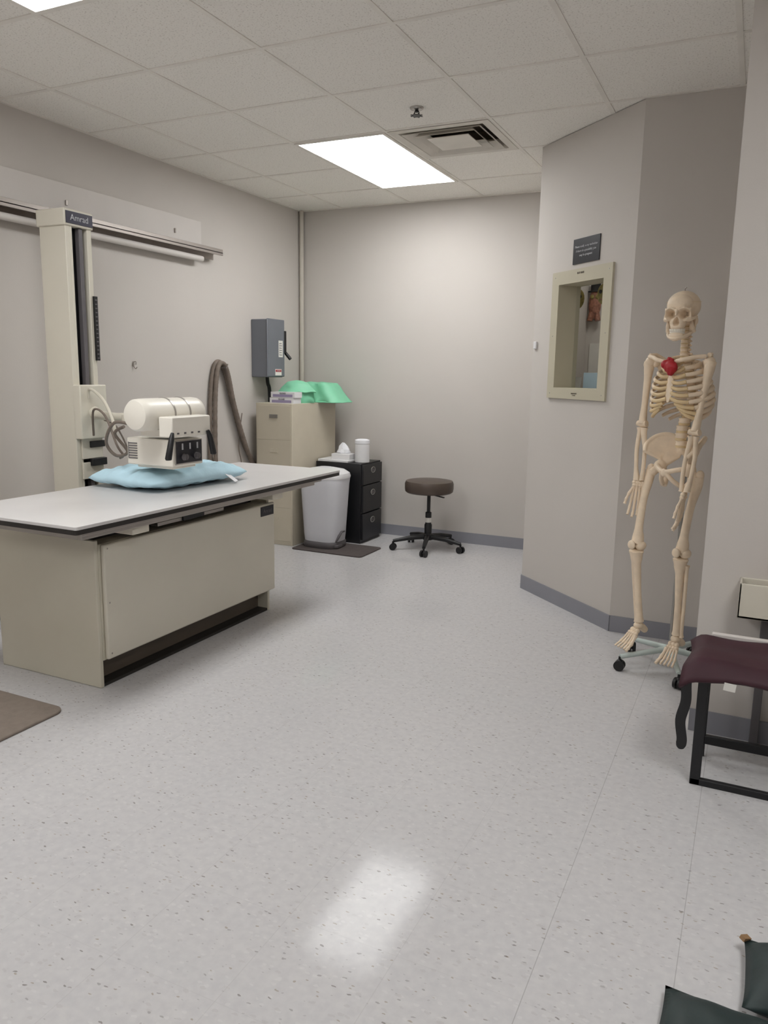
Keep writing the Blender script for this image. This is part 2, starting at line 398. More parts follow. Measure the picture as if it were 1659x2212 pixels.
e=fin(MB(Tb).box(.02,.05,-.012,0,1.54,1.585),'wall_fitting','white',label="small white light switch on the booth wall edge",cat='hook',bev=.003)  # plain white box standing for a light switch
e=fin(MB(Tb).box(.03,WS1+.2,TH,TH+.16,1.26,1.30),'booth_shelf','frame',label="narrow beige shelf behind the booth window",cat='shelf',bev=.003)
e=fin(MB(Tb).obox((.34,TH+.08,1.35),(.10,.05,.10),(0,0,.3)),'tissue_pack','blue',label="light blue box on the booth shelf",cat='box',bev=.003)
e=fin(MB(Tb).lathe([(.02,1.3),(.026,1.37),(.026,1.372)],(.20,TH+.07,0),20),'paper_cup','white',label="small white cup on the booth shelf",cat='cup')
e=empty('hanging_figure',(-1.12,5.9,1.84),"orange and olive paper figure with black top hat on booth wall",'decoration')
FX=-1.135
mb=MB().ell((FX,5.94,1.90),(.045,.02,.11))
for s in (-1,1): mb.tube([(FX+s*.02,5.935,1.84),(FX+s*.03,5.93,1.78)],[.018,.020],10)
fin(mb,'figure_body','orange',e)
fin(MB().lathe([(.055,1.985),(.055,1.993),(.035,1.995),(.035,2.05),(.036,2.052)],(FX,5.94,0),20,sy=.4),'top_hat','black',e)
for s in (-1,1): fin(MB().ell((FX+s*.018,5.921,1.95),(.014,.006,.016)),'eye','olive',e)
for (ms,mz) in ((.16,1.84),(.41,1.85)):
    mc_=Tb(Vector((ms,TH+.07,mz)))
    e=empty('hanging_mask',mc_,"olive coloured decorative face mask hanging inside the booth",'mask',group='face masks inside the booth')
    an_=math.atan2(d.y,d.x)+.5; R=Matrix.Rotation(an_,3,'Z')
    def TT(p,mc_=mc_,R=R): return mc_+R@Vector(p)
    fin(MB(TT).ell((0,0,0),(.042,.012,.06)),'mask_face','olive',e)
    for s in (-1,1): fin(MB(TT).ell((s*.017,-.010,.012),(.010,.005,.012)),'eye','black',e)
    fin(MB(TT).box(-.02,.02,-.013,-.008,-.035,-.028),'mouth','orange',e)
    fin(MB(TT).cyl((0,0,.05),(0,0,ZC-mz+.004),.0012,6),'string','black',e)
e=fin(MB().box(-1.16,-.98,5.962,5.9702,1.38,1.62),'notice_paper','paper',label="white paper notice on the booth wall",cat='notice')
# ------------------------------------------------------------ wall rail
e=empty('wall_rail',(XL,3.0,2.19),"long metal guide rail on painted backing board",'rail')
fin(MB().box(XL,XL+.02,0.2,4.60,2.235,2.405),'backing_board','board',e,bev=.002)
fin(MB().box(XL+.02,XL+.115,0.2,4.72,2.200,2.207).box(XL+.108,XL+.115,.2,4.72,2.185,2.228).box(XL+.02,XL+.03,.2,4.72,2.16,2.235),'upper_flange','rail',e,bev=.001)
fin(MB().tube([(XL+.06,.2,2.145),(XL+.06,4.55,2.145)],.02,16),'round_bar','board',e)
for y in (1.5,3.4,4.32):
    fin(MB().obox((XL+.024,y,2.30),(.008,.012,.03)),'rail_bolt','rail',e,bev=.002)
# ------------------------------------------------------------ tube column
CX0,CX1,CY0,CY1=-3.47,-3.285,3.05,3.225
e=empty('xray_tube_column',((CX0+CX1)/2,(CY0+CY1)/2,0),"tall cream enamel column with dark carriage slot beside wall rail",'x-ray column')
mb=MB()
mb.box(CX0,CX1,CY0,CY0+.03,0,2.12).box(CX0,CX0+.03,CY0+.03,CY1-.03,0,2.12).box(CX0,CX1,CY1-.03,CY1,0,2.12).box(CX1-.02,CX1,CY0+.03,CY0+.045,0,2.12)
fin(mb,'column_body','cream2',e,bev=.003)
fin(MB().box(CX0+.03,CX1-.04,CY0+.03,CY1-.03,.02,2.1),'slot_interior','black',e,smooth=False)
fin(MB().box(CX1-.035,CX1-.006,CY0+.095,CY0+.12,.05,2.1),'slot_strip','grey',e,bev=.002)
fin(MB().box(CX0-.01,CX1+.008,CY0-.01,CY1+.008,2.10,2.185),'column_cap','cream2',e,bev=.006)
lb=fin(MB().box(CX1+.008,CX1+.011,CY0+.0,CY1+.002,2.112,2.172),'name_plate','navy',e)
text("Amrad",.044,(CX1+.0115,(CY0+CY1)/2,2.142),(0,1,0),(0,0,1),'letter',lb)
sc_=fin(MB().box(CX1-.01,CX1+.012,CY1-.012,CY1+.012,1.42,1.76),'scale_strip','black',e)
mb=MB()
for k in range(15): mb.box(CX1+.012,CX1+.0135,CY1-.008,CY1+.008,1.43+k*.022,1.436+k*.022)
mb.box(CX1+.012,CX1+.0132,CY1+.006,CY1+.008,1.43,1.74)
fin(mb,'scale_marks','grey',sc_)
fin(MB().box(CX1-.01,CX1+.045,CY0+.0,CY1+.012,1.0,1.29),'carriage','cream2',e,bev=.006)
fin(MB().box(CX1,CX1+.02,CY0+.08,CY1+.01,.95,.985),'carriage_latch','black',e,bev=.002)
fin(MB().box(CX1,CX1+.03,CY0+.08,CY1+.01,.85,.89),'carriage_latch','black',e,bev=.002)
fin(MB().box(CX1,CX1+.012,CY0+.03,CY1,.89,1.0),'carriage_plate','cream2',e,bev=.002)
fin(MB().box(CX1,CX1+.012,CY0+.03,CY1,.78,.87),'carriage_plate','cream2',e,bev=.002)
# tube head
tx,tz=-2.58,1.168
hd=empty('xray_tube_head',(tx,3.0,.92),"cream cylindrical x-ray tube with collimator box and black grips",'x-ray machine')
fin(MB().tube([(CX1+.046,3.14,1.14),(CX1+.1,3.13,1.13),(-2.99,3.05,1.13),(-2.66,3.0,1.14)],[.035,.024,.022,.03],16),'support_arm','cream2',hd)
fin(MB().lathe([(.035,0),(.05,.01),(.05,.05),(.035,.06)],(-2.86,3.02,1.10),20),'arm_joint','cream2',hd)
def Ty(p): return Vector((tx+p.x,p.z,tz+p.y))
mb=MB(Ty).lathe([(.0,2.735),(.045,2.737),(.066,2.743),(.074,2.755),(.076,2.78),(.076,3.14),(.073,3.165),(.06,3.18),(.0,3.18)],(0,0,0),40)
fin(mb,'tube_housing','head',hd)
for y in (2.93,3.04):
    fin(MB(Ty).lathe([(.075,y),(.079,y+.001),(.079,y+.010),(.075,y+.011)],(0,0,0),40),'clamp_band','alu',hd)
fin(MB().box(-2.5,-2.42,2.81,3.09,1.066,1.162),'control_box','head',hd,bev=.006)
for k in range(4): fin(MB().obox((-2.4195,2.85+k*.05,1.085),(.003,.014,.008)),'control_button','grey',hd)
for y,dy in ((2.80,-.045),(3.055,.03)):
    fin(MB().tube([(-2.41,y,1.09),(-2.405,y+dy*.3,1.065),(-2.40,y+dy,.975),(-2.40,y+dy,.97)],[.008,.013,.0155,.012],16),'grip_handle','black',hd)
fin(MB().box(-2.66,-2.50,2.86,3.10,1.06,1.10),'swivel_mount','head',hd,bev=.006)
fin(MB().box(-2.755,-2.475,2.87,3.095,.920,1.050),'collimator_box','head',hd,bev=.006,seg=3)
fin(MB().box(-2.72,-2.5,2.90,3.07,.905,.925),'collimator_skirt','head',hd,bev=.004)
cp=fin(MB().box(-2.475,-2.470,2.885,3.085,.930,1.046),'control_panel','alu',hd,bev=.002)
fin(MB().box(-2.470,-2.468,2.892,3.078,.936,1.040),'panel_face','signblk',cp)
for y in (2.945,3.035):
    mb=MB().tube([(-2.468,y,.965),(-2.45,y,.965)],[.017,.014],18); mb.obox((-2.449,y,.965),(.006,.005,.026))
    fin(mb,'knob','grey',cp)
for y in (2.935,2.99,3.045):
    fin(MB().box(-2.468,-2.4665,y-.005,y+.005,1.000,1.03),'scale_window','letter',cp)
mb=MB()
for k in range(7): mb.box(-2.745,-2.69,2.867,2.87,.950+k*.012,.955+k*.012)
mb.box(-2.746,-2.744,2.8675,2.87,.95,1.03)
fin(mb,'vent_slots','grey',hd)
def bez(pts,n=8):
    out=[]; p=[Vector(q) for q in pts]
    for i in range(len(p)-1):
        p0=p[max(0,i-1)];p1=p[i];p2=p[i+1];p3=p[min(len(p)-1,i+2)]
        for k in range(n):
            t=k/n; out.append(.5*((2*p1)+(-p0+p2)*t+(2*p0-5*p1+4*p2-p3)*t*t+(-p0+3*p1-3*p2+p3)*t**3))
    out.append(p[-1]); return out
fin(MB().tube(bez([(CX1+.055,3.10,1.22),(-3.2,3.08,1.27),(-3.05,3.02,1.22),(-2.95,2.98,1.12),(-2.93,2.98,1.02)]),.008,8),'cable','cream2',hd)
fin(MB().tube(bez([(CX1+.055,3.12,1.02),(-3.15,3.05,1.16),(-3.0,2.98,1.14),(-2.9,2.95,1.0),(-2.86,2.95,.95),(-2.9,2.97,.93)]),.006,8),'cable','hose',hd)
fin(MB().tube(bez([(-2.68,2.85,1.11),(-2.8,2.84,1.12),(-2.9,2.88,1.02),(-2.88,2.92,.95),(-2.82,2.94,.97),(-2.86,2.9,1.06),(-2.78,2.88,1.10)]),.008,8),'cable','hose',hd)
fin(MB().tube(bez([(CX1+.055,3.2,1.1),(-3.17,3.24,1.05),(-3.15,3.3,.85),(-3.17,3.2,.6),(-3.2,3.2,.3)]),.005,8),'cable','hose',hd)
# hose on the wall
hs=empty('wall_cable_loop',(XL+.05,4.9,.0),"thick grey-brown corrugated cable looped over a wall hook",'cable')
def corr(pts,r,n=20):
    P_=bez(pts,n); rr=[r*(1+.09*(k%2)) for k in range(len(P_))]; return P_,rr
for off,dx in ((0,0),(.026,.032)):
    X1=XL+.022+dx; X2=XL+.022
    p,r=corr([(X1,4.62,0.02),(X1,4.64+off*.6,.5),(X1,4.655+off*.6,1.1),(X1,4.70+off*.3,1.38),(X1,4.77,1.44-off*.4),(X1,4.84-off*.4,1.36),(X1,4.93-off,1.12),(X1,5.06-off,.82),(X2,5.20+off*.2,.64-off*1.4),(X2,5.5,.3-off*1.5),(X2,5.75,.08-off*.8)],.0165)
    fin(MB().tube(p,r,10),'cable','hose',hs,ang=80)
fin(MB().tube([(XL,4.77,1.40),(XL+.09,4.77,1.40),(XL+.10,4.77,1.425)],.006,8),'cable_hook','rail',hs)
fin(MB().tube(bez([(XL+.02,5.05,1.05),(XL+.02,5.0,.8),(XL+.02,5.03,.65),(XL+.02,4.98,.5),(XL+.02,5.0,.3)]),.004,6),'thin_cord','hose',hs)
hk=empty('wall_fitting',(XL,3.90,1.37),"small metal coat hook screwed to wall",'hook')
fin(MB().ell((XL+.003,3.90,1.41),(.004,.010,.018)),'hook_plate','rail',hk)
fin(MB().tube(bez([(XL,3.90,1.42),(XL+.02,3.905,1.425),(XL+.02,3.905,1.405)],4),.003,8),'hook_prong','rail',hk)
fin(MB().tube(bez([(XL,3.90,1.405),(XL+.015,3.905,1.38),(XL+.025,3.91,1.39)],4),.003,8),'hook_prong','rail',hk)
# ------------------------------------------------------------ x-ray table
tb=empty('xray_table',(-2.70,3.1,0),"cream metal x-ray table with white overhanging laminate top",'x-ray table')
bx0,bx1,by0,by1=-3.09,-2.472,2.36,3.67
mb=MB().box(bx0,bx1,by0+.02,by1-.02,.12,.64).box(bx0,bx1,by0,by0+.02,0,.66).box(bx0,bx1,by1-.02,by1,.0,.655)
fin(mb,'table_base','cream',tb,bev=.004)
fin(MB().box(bx0+.05,bx1-.07,by0+.02,by1-.02,0,.12),'kick_recess','kick',tb,smooth=False)
fin(MB().box(bx0+.01,bx1-.005,by0+.02,by1-.02,.0,.014),'kick_plate','dark',tb,smooth=False)
fp=fin(MB().box(bx1,bx1+.022,by0+.03,by1+.025,.125,.640),'front_panel','cream2',tb,bev=.008,seg=3)
for y,z in ((by0+.05,.62),(by0+.05,.15),(by0+.05,.38)): fin(MB().ell((bx1+.023,y,z),(.002,.004,.004),nu=8,nv=6),'screw','rail',fp)
nm=fin(MB().box(bx1+.022,bx1+.026,3.555,3.68,.573,.627),'table_name_plate','signblk',tb,bev=.001)
text("Amrad",.030,(bx1+.0265,3.6175,.600),(0,1,0),(0,0,1),'grey',nm)
TZ=.79; tx0,tx1,ty0,ty1=-3.02,-2.262,2.075,4.14
fin(MB().box(-2.98,-2.56,2.40,3.62,.64,.735),'undercarriage','dark',tb,smooth=False)
fin(MB().box(-2.56,-2.47,2.75,3.25,.655,.675),'film_tray','alu',tb,bev=.003)
fin(MB().box(-2.47,-2.462,2.92,3.08,.655,.69),'tray_pull','black',tb,bev=.002)
for y0_,y1_ in ((2.44,2.54),(3.50,3.6)): fin(MB().box(-2.56,-2.33,y0_,y1_,.685,.722),'rail_bracket','cream2',tb,bev=.004)
fin(MB().box(-2.325,-2.305,2.14,3.90,.722,.742).box(-2.36,-2.285,2.12,3.95,.742,.757),'slide_rail','alu',tb,bev=.002)
fin(MB().box(-2.99,-2.97,2.14,3.90,.722,.742).box(-2.99,-2.94,2.12,3.95,.742,.757),'slide_rail','alu',tb,bev=.002)
fin(MB().box(-2.97,-2.325,2.14,2.16,.722,.74),'end_rail','alu',tb,bev=.002)
fin(MB().box(-2.97,-2.325,3.88,3.90,.722,.74),'end_rail','alu',tb,bev=.002)
def rr(x0,x1,y0,y1,r,n=6):
    o=[]
    for cx_,cy_,a0 in ((x1-r,y1-r,0),(x0+r,y1-r,pi/2),(x0+r,y0+r,pi),(x1-r,y0+r,1.5*pi)):
        for k in range(n+1):
            a=a0+pi/2*k/n; o.append((cx_+r*math.cos(a),cy_+r*math.sin(a)))
    return o
fin(MB().prism(rr(tx0+.002,tx1-.002,ty0+.002,ty1-.002,.012),TZ-.033,TZ-.014),'edge_band','dark',tb,smooth=False)
fin(MB().prism(rr(tx0,tx1,ty0,ty1,.012),TZ-.014,TZ),'table_top','tabletop',tb,bev=.002)
# pillow
PC=Vector((-2.765,3.19,TZ)); pe=empty('pillow',PC,"light blue fabric-covered pillow lying flat on table",'pillow')
def pil(side):
    def fn(u,v):
        a=2*u-1;b_=2*v-1
        k=max(0,(1-abs(a)**3.4)*(1-abs(b_)**3.4))**.5
        z=side*.050*k
        rr_=(abs(a)**12+abs(b_)**12)**(1/12) if (a or b_) else 1
        m_=max(abs(a),abs(b_)) or 1
        f_=m_/rr_ if rr_ else 1
        x=a*f_*.25; y=b_*f_*.355
        z+= (.005*math.sin(9*a+3*b_)+.004*math.sin(17*b_+5*a)+.003*math.sin(25*a-9*b_)+.004*math.sin(31*b_*abs(a)+6*a))*k
        if side<0: z=max(z,-.048)
        else: z=max(z,-.04)
        z-=.008*max(0,(m_-.85)/.15)
        z=max(z,-.049)
        r=-.09; return Vector((PC.x+x*math.cos(r)-y*math.sin(r),PC.y+x*math.sin(r)+y*math.cos(r),TZ+.050+z))
    return fn
mb=MB().grid(pil(1),40,48); mb.grid(pil(-1),40,48)
ob=fin(mb,'pillow_body','pillow',pe,ang=180)
def weld(ob,dist):
    bm=bmesh.new(); bm.from_mesh(ob.data); bmesh.ops.remove_doubles(bm,verts=bm.verts,dist=dist); bmesh.ops.recalc_face_normals(bm,faces=bm.faces); bm.to_mesh(ob.data); bm.free()
    for p in ob.data.polygons: p.use_smooth=True
weld(ob,.0008)
fin(MB().obox((-2.485,3.34,TZ+.03),(.07,.04,.002),(0,.6,.2)),'pillow_tag','tissue',pe)
# ------------------------------------------------------------ file cabinet (beige)
fx0,fx1,fy0,fy1,fz=-3.585,-3.25,5.15,5.85,1.13
fe=empty('filing_cabinet',((fx0+fx1)/2,(fy0+fy1)/2,0),"tall beige metal filing cabinet against the wall",'filing cabinet')
fin(MB().box(fx0,fx1,fy0+.006,fy1,0,fz),'cabinet_body','fcab',fe,bev=.003)
for k in range(4):
    z0=.035+k*.27
    dr=fin(MB().box(fx0+.010,fx1-.010,fy0+.003,fy0+.012,z0,z0+.269),'drawer','fcab',fe,bev=.001)
    fin(MB().box(fx0+.13,fx1-.13,fy0-.003,fy0+.003,z0+.17,z0+.20),'label_holder','fcab' if k<3 else 'handle',dr,bev=.001)
kx0,kx1,ky0,ky1,kz=-3.235,-2.80,5.50,5.86,.655
ke=empty('black_drawer_cabinet',((kx0+kx1)/2,(ky0+ky1)/2,0),"low black metal cabinet with three drawers",'filing cabinet')
fin(MB().box(kx0,kx1-.02,ky0,ky1,0,kz),'cabinet_body','blackmetal',ke,bev=.003)
for z0,z1 in ((.03,.245),(.255,.475),(.485,.645)):
    dr=fin(MB().box(kx1-.02,kx1,ky0+.008,ky1-.008,z0,z1),'drawer','blackmetal',ke,bev=.003)
    zc=z1-.065 if z1<.6 else z1-.05
    mb=MB(); c=[(kx1+.003,(ky0+ky1)/2+.036*math.cos(a),zc+.022*math.sin(a)) for a in [2*pi*k/20 for k in range(21)]]
    mb.tube(c,.0035,8,caps=False)
    fin(mb,'drawer_handle','handle',dr)
    fin(MB().box(kx1,kx1+.002,(ky0+ky1)/2-.026,(ky0+ky1)/2+.026,zc-.012,zc+.012),'handle_recess','grey',dr)
fin(MB().box(kx0+.01,-2.945,ky0+.01,ky0+.25,kz,kz+.02),'document_tray','white',label="flat white plastic tray on black cabinet",cat='tray',bev=.004)
te=empty('tissue_box',(-3.02,ky0+.12,kz+.02),"white tissue box with tissue pulled up",'tissue box')
fin(MB().box(-3.12,-2.95,ky0+.05,ky0+.18,kz+.02,kz+.065),'tissue_carton','white',te,bev=.002)
mb=MB().lathe([(.05,kz+.064),(.06,kz+.075),(.05,kz+.1),(.036,kz+.125),(.016,kz+.15),(.003,kz+.155)],(-3.04,ky0+.115,0),14,sx=1,sy=.6)
for v in mb.v: v.x+=.006*math.sin(v.z*150+v.y*90); v.y+=.006*math.sin(v.x*170)
fin(mb,'tissue','tissue',te,ang=20)
ce=empty('wipes_canister',(-2.875,ky0+.13,kz),"white cylindrical wipes canister with white lid",'canister')
fin(MB().lathe([(.056,0),(.060,.004),(.060,.15),(.056,.154)],(-2.875,ky0+.13,kz),32),'canister_body','white',ce)
fin(MB().lathe([(.061,.154),(.062,.16),(.061,.182),(.04,.19),(.012,.192)],(-2.875,ky0+.13,kz),32),'canister_lid','tissue',ce)
# bin
be=empty('pedal_bin',(-3.03,5.29,.010),"white plastic pedal bin with grey base and domed lid",'trash can')
c0=(-3.025,5.285,.010)
fin(MB().superlathe([(.15,.125,.045),(.156,.13,.1),(.180,.152,.50),(.186,.157,.55),(.184,.155,.555)],c0,48,3.2),'bin_body','bin',be)
fin(MB().superlathe([(.152,.13,0),(.158,.135,.01),(.158,.135,.04),(.152,.128,.052)],c0,48,3.2),'bin_base','grey',be)
fin(MB().superlathe([(.190,.161,.552),(.192,.163,.565),(.184,.155,.59),(.145,.125,.615),(.07,.06,.63),(.01,.01,.633)],c0,48,3.0),'bin_lid','white',be)
fin(MB().superlathe([(.06,.05,.6255),(.06,.05,.629),(.05,.04,.634),(.01,.01,.636)],c0,32,3.0),'lid_button','bin',be)
mb=MB().tube([(-3.025+.12,5.225,.06),(-3.025+.155,5.23,.11),(-3.025+.165,5.255,.14),(-3.025+.16,5.315,.135)],[.03,.024,.018,.01],12,flat=.5)
mb.box(-2.93,-2.86,5.19,5.27,.02,.04)
fin(mb,'foot_pedal','grey',be,bev=.004)
fin(MB().prism(rr(-3.21,-2.59,5.065,5.44,.03),0,.010),'floor_mat','mat',label="dark grey rubber mat under the white bin",cat='mat',bev=.003)
fin(MB().prism(rr(-3.35,-2.43,1.20,2.13,.05),0,.012),'floor_mat','matb',label="brown-grey anti-fatigue mat on floor near table",cat='mat',bev=.004)
# stool
sc=Vector((-2.265,5.60,0)); se=empty('stool',sc,"round dark brown vinyl stool on black five-caster base",'stool')
fin(MB().lathe([(.10,.455),(.175,.458),(.188,.468),(.192,.49),(.192,.53),(.184,.55),(.15,.556),(.0,.558)],sc,48),'seat','seat',se)
mb=MB().lathe([(.028,.10),(.03,.20),(.024,.21),(.024,.30),(.014,.305),(.014,.44),(.03,.445),(.07,.455)],sc,20)
mb.obox((sc.x+.12,sc.y-.08,.446),(.12,.012,.008),(0,0,-.6))
fin(mb,'gas_lift','black',se)
fin(MB().lathe([(.0245,.22),(.0255,.222),(.0255,.255),(.0245,.257)],sc,20),'lift_label','paper',se)
mb=MB().lathe([(.02,.075),(.04,.08),(.04,.12),(.03,.13)],sc,20)
cas=[]
for k in range(5):
    a=math.radians(-74+72*k); dx,dy=math.cos(a),math.sin(a)
    mb.tube([sc+Vector((dx*.02,dy*.02,.105)),sc+Vector((dx*.15,dy*.15,.095)),sc+Vector((dx*.28,dy*.28,.072))],[.022,.018,.013],12)
    cas.append((a,sc+Vector((dx*.28,dy*.28,0))))
fin(mb,'star_base','black',se)
for a,c in cas:
    t=a+1.2; wv=Vector((math.cos(t),math.sin(t),0)); mb=MB(); zz=Vector((0,0,.026))
    mb.tube([c-wv*.024+zz,c-wv*.008+zz,c-wv*.008+zz,c+wv*.008+zz,c+wv*.008+zz,c+wv*.024+zz],[.026,.026,.012,.012,.026,.026],20)
    mb.cyl(c+Vector((0,0,.03)),c+Vector((0,0,.07)),.008,10)
    fin(mb,'caster','black',se)
# disconnect switch
we=empty('electrical_switch_box',(XL,5.34,1.33),"blue-grey electrical disconnect box with side lever on wall",'switch box')
sb=fin(MB().box(XL,XL+.15,5.215,5.44,1.33,1.78),'switch_enclosure','dgrey',we,bev=.006)
fin(MB().box(XL+.15,XL+.162,5.205,5.45,1.335,1.785),'switch_door','dgrey',we,bev=.006)
mb=MB().tube(bez([(XL+.09,5.46,1.68),(XL+.12,5.475,1.66),(XL+.13,5.48,1.6),(XL+.12,5.475,1.55)],5),[.024]*16,12)
mb.box(XL+.05,XL+.165,5.44,5.475,1.52,1.70)
mb.tube([(XL+.12,5.475,1.56),(XL+.17,5.49,1.50),(XL+.19,5.495,1.475)],[.012,.014,.014],12)
fin(mb,'switch_lever','black',we,bev=.004)
l1=fin(MB().box(XL+.162,XL+.1635,5.36,5.42,1.49,1.62),'warning_label','paper',we)
mb=MB()
for k in range(6): mb.box(XL+.1635,XL+.164,5.37,5.41-.006*(k%2),1.505+k*.018,1.510+k*.018)
mb.box(XL+.1635,XL+.1639,5.369,5.371,1.505,1.6)
fin(mb,'label_lines','grey',l1)
l2=fin(MB().box(XL+.162,XL+.1635,5.31,5.40,1.345,1.395),'danger_label','paper',we)
fin(MB().box(XL+.1635,XL+.164,5.315,5.395,1.372,1.39),'danger_band','red',l2)
text("DANGER",.013,(XL+.1642,5.355,1.381),(0,1,0),(0,0,1),'letter',l2)
fin(MB().tube(bez([(XL+.05,5.36,1.34),(XL+.05,5.37,1.28),(XL+.045,5.40,1.22),(XL+.035,5.42,1.0)]),.015,10),'conduit','black',we)
top=fz
for i,z in enumerate((0,.045)):
    x0=fx0+.115+.01*i; g_=fin(MB().box(x0,x0+.22,fy0+.03,fy0+.14,top+z,top+z+.044),'glove_box','white',label="white and purple printed disposable glove box on cabinet",cat='box',bev=.001,group='stacked glove boxes')
    fin(MB().box(x0+.02,x0+.2,fy0+.0285,fy0+.03,top+z+.006,top+z+.026),'box_print','purple',g_)
    text("GLOVES",.016,(x0+.11,fy0+.0282,top+z+.033),(1,0,0),(0,0,1),'navy',g_)
def wrinkle(mb,a):
    for v in mb.v:
        v.x+=a*math.sin(v.y*37+v.z*61); v.y+=a*math.sin(v.x*43+v.z*29); v.z+=a*.5*max(0,min(1,(v.z-top)/.02))*math.sin(v.x*51+v.y*33)
DC=(-3.38,5.44,top)
ge=empty('green_dome_cover',DC,"mint green plastic cap with wide limp brim on cabinet",'plastic cover')
mb=MB().superlathe([(.10,.08,.085),(.145,.115,.080),(.158,.125,.088),(.135,.105,.105),(.120,.095,.125),(.105,.085,.145),(.085,.07,.163),(.045,.04,.175),(.005,.005,.178)],DC,48,2.3); wrinkle(mb,.006)
fin(mb,'dome','green',ge,ang=80)
mb=MB().superlathe([(.13,.10,0),(.135,.105,.02),(.125,.10,.05),(.12,.095,.09)],DC,48,4); wrinkle(mb,.006)
fin(mb,'folded_base','green2',ge,ang=60)
ge=empty('green_sheet_cover',(-3.27,5.69,top),"mint green flared plastic cover hanging over cabinet edge",'plastic cover')
def Tg(p):
    k=p.z/.165; return Vector((-3.28-.06*k,5.705,top))+Vector((p.x,p.y,p.z))
mb=MB(Tg).superlathe([(.20,.145,0.0),(.207,.15,.006),(.190,.14,.04),(.170,.132,.085),(.155,.122,.13),(.145,.115,.155),(.10,.085,.163),(.01,.01,.165)],(0,0,0),56,6)
wrinkle(mb,.008)
fin(mb,'sheet_shell','green',ge,ang=60)
mb=MB(Tg).superlathe([(.208,.150,-.0),(.215,.155,.003),(.210,.150,.010)],(0,0,.0),56,5); wrinkle(mb,.005)
fin(mb,'sheet_hem','green2',ge)
# ------------------------------------------------------------ skeleton
SO=Vector((-.33,3.72,0))
def mkT(deg,tilt=0,piv=(0,0,1.6),off=(0,0,0)):
    R=Matrix.Rotation(math.radians(deg),3,'Z'); piv=Vector(piv); R2=Matrix.Rotation(math.radians(tilt),3,'X'); of=Vector(off)
    def T(p):
        p=Vector(p)
        if tilt: p=piv+R2@(p-piv)
        return SO+R@p+of
    return T
TB=mkT(-30); THd=mkT(-11,4)
TP=mkT(-40,off=(.024,0,0))
TR_=mkT(-34)
def TR(p):
    q=TR_(p); q.x+=.030*max(0,min(1,(1.50-p.z)/.22)); return q
sk=empty('anatomical_skeleton',(SO.x,SO.y,0),"life-size cream plastic human skeleton model on wheeled stand",'skeleton model')
def remesh(ob,vox,sm=3):
    md=ob.modifiers.new('r','REMESH'); md.mode='VOXEL'; md.voxel_size=vox
    md2=ob.modifiers.new('sm','SMOOTH'); md2.iterations=sm; md2.factor=.5
    dg=bpy.context.evaluated_depsgraph_get(); dg.update()
    me=bpy.data.meshes.new_from_object(ob.evaluated_get(dg)); old=ob.data
    ob.modifiers.clear(); ob.data=me; me.name=old.name
    if not me.materials: me.materials.append(old.materials[0])
    for p in me.polygons: p.use_smooth=True
    return ob
mb=MB()
mb.ell((0,.018,1.688),(.070,.088,.066),nu=32,nv=20).ell((0,-.028,1.69),(.058,.05,.05),nu=24,nv=16)
mb.ell((0,-.045,1.66),(.052,.038,.03)).ell((0,-.052,1.62),(.036,.034,.034)).ell((0,-.06,1.602),(.029,.028,.018))
for s in (-1,1):
    mb.tube([(s*.034,-.078,1.636),(s*.05,-.062,1.632),(s*.063,-.03,1.637),(s*.064,.0,1.644)],[.012,.011,.006,.006],10)
    mb.tube([(s*.052,-.06,1.63),(s*.052,-.062,1.66),(s*.05,-.06,1.68)],[.009,.006,.008],10)
    mb.tube([(s*.01,-.083,1.672),(s*.03,-.081,1.678),(s*.05,-.064,1.67)],[.009,.009,.007],10)
    mb.ell((s*.05,.03,1.625),(.012,.02,.02))
mb.tube([(0,-.082,1.675),(0,-.088,1.660),(0,-.092,1.648)],[.009,.007,.005],10)
mb.ell((0,.04,1.63),(.045,.05,.03))
skl=fin(mb,'skull','bone',sk)
for v in skl.data.vertices: v.co+=ORG[skl.name]
remesh(skl,.0024,sm=2)
for v in skl.data.vertices:
    p=v.co
    for s in (-1,1):
        dd=((p.x-s*.0295)/.0195)**2+((p.z-1.656)/.0175)**2
        if p.y<-.03 and dd<2.2: p.y+=.042*math.exp(-(dd**2)*.9)
        dd=((p.y+.035)/.022)**2+((p.z-1.665)/.022)**2
        if s*p.x>.03 and p.y<0: p.x-=s*.012*math.exp(-dd)
    w=.0125*(1-(p.z-1.612)/.034*.6) if p.z>1.612 else .0125
    dd=(p.x/max(.003,w))**2+((p.z-1.624)/.0155)**2
    if p.y<-.06 and dd<3: p.y+=.034*math.exp(-(dd**2)*.9)
for v in skl.data.vertices: v.co=THd(v.co)-ORG[skl.name]
skl.data.update()
fin(MB(THd).tube([(.0705*math.sin(a)*1.005,.018-.088*math.cos(a)*1.005,1.705) for a in [-1.9+3.8*k/40 for k in range(41)]],.0008,6),'cut_line','cart',skl)
fin(MB(THd).tube([(0,.02,1.752),(0,.02,1.764),(.008,.02,1.768)],.003,8),'top_hook','rail',sk)
mb=MB(THd)
jaw=[(.055,.005,1.625),(.054,.004,1.60),(.048,-.008,1.578),(.040,-.04,1.566),(.026,-.068,1.557),(.010,-.082,1.553),(0,-.084,1.552)]
full=bez(jaw+[(-x,y,z) for x,y,z in jaw[-2::-1]],4)
mb.tube(full,[.0085+.004*math.sin(pi*i/(len(full)-1)) for i in range(len(full))],10,flat=.7)
for s in (-1,1): mb.tube([(s*.052,-.004,1.58),(s*.05,-.022,1.605),(s*.05,-.028,1.628)],[.013,.010,.005],8)
mb.tube([(-.024,-.070,1.565),(-.012,-.08,1.566),(0,-.083,1.566),(.012,-.08,1.566),(.024,-.070,1.565)],[.010,.012,.012,.012,.010],10)
mb.ell((0,-.084,1.551),(.018,.009,.010))
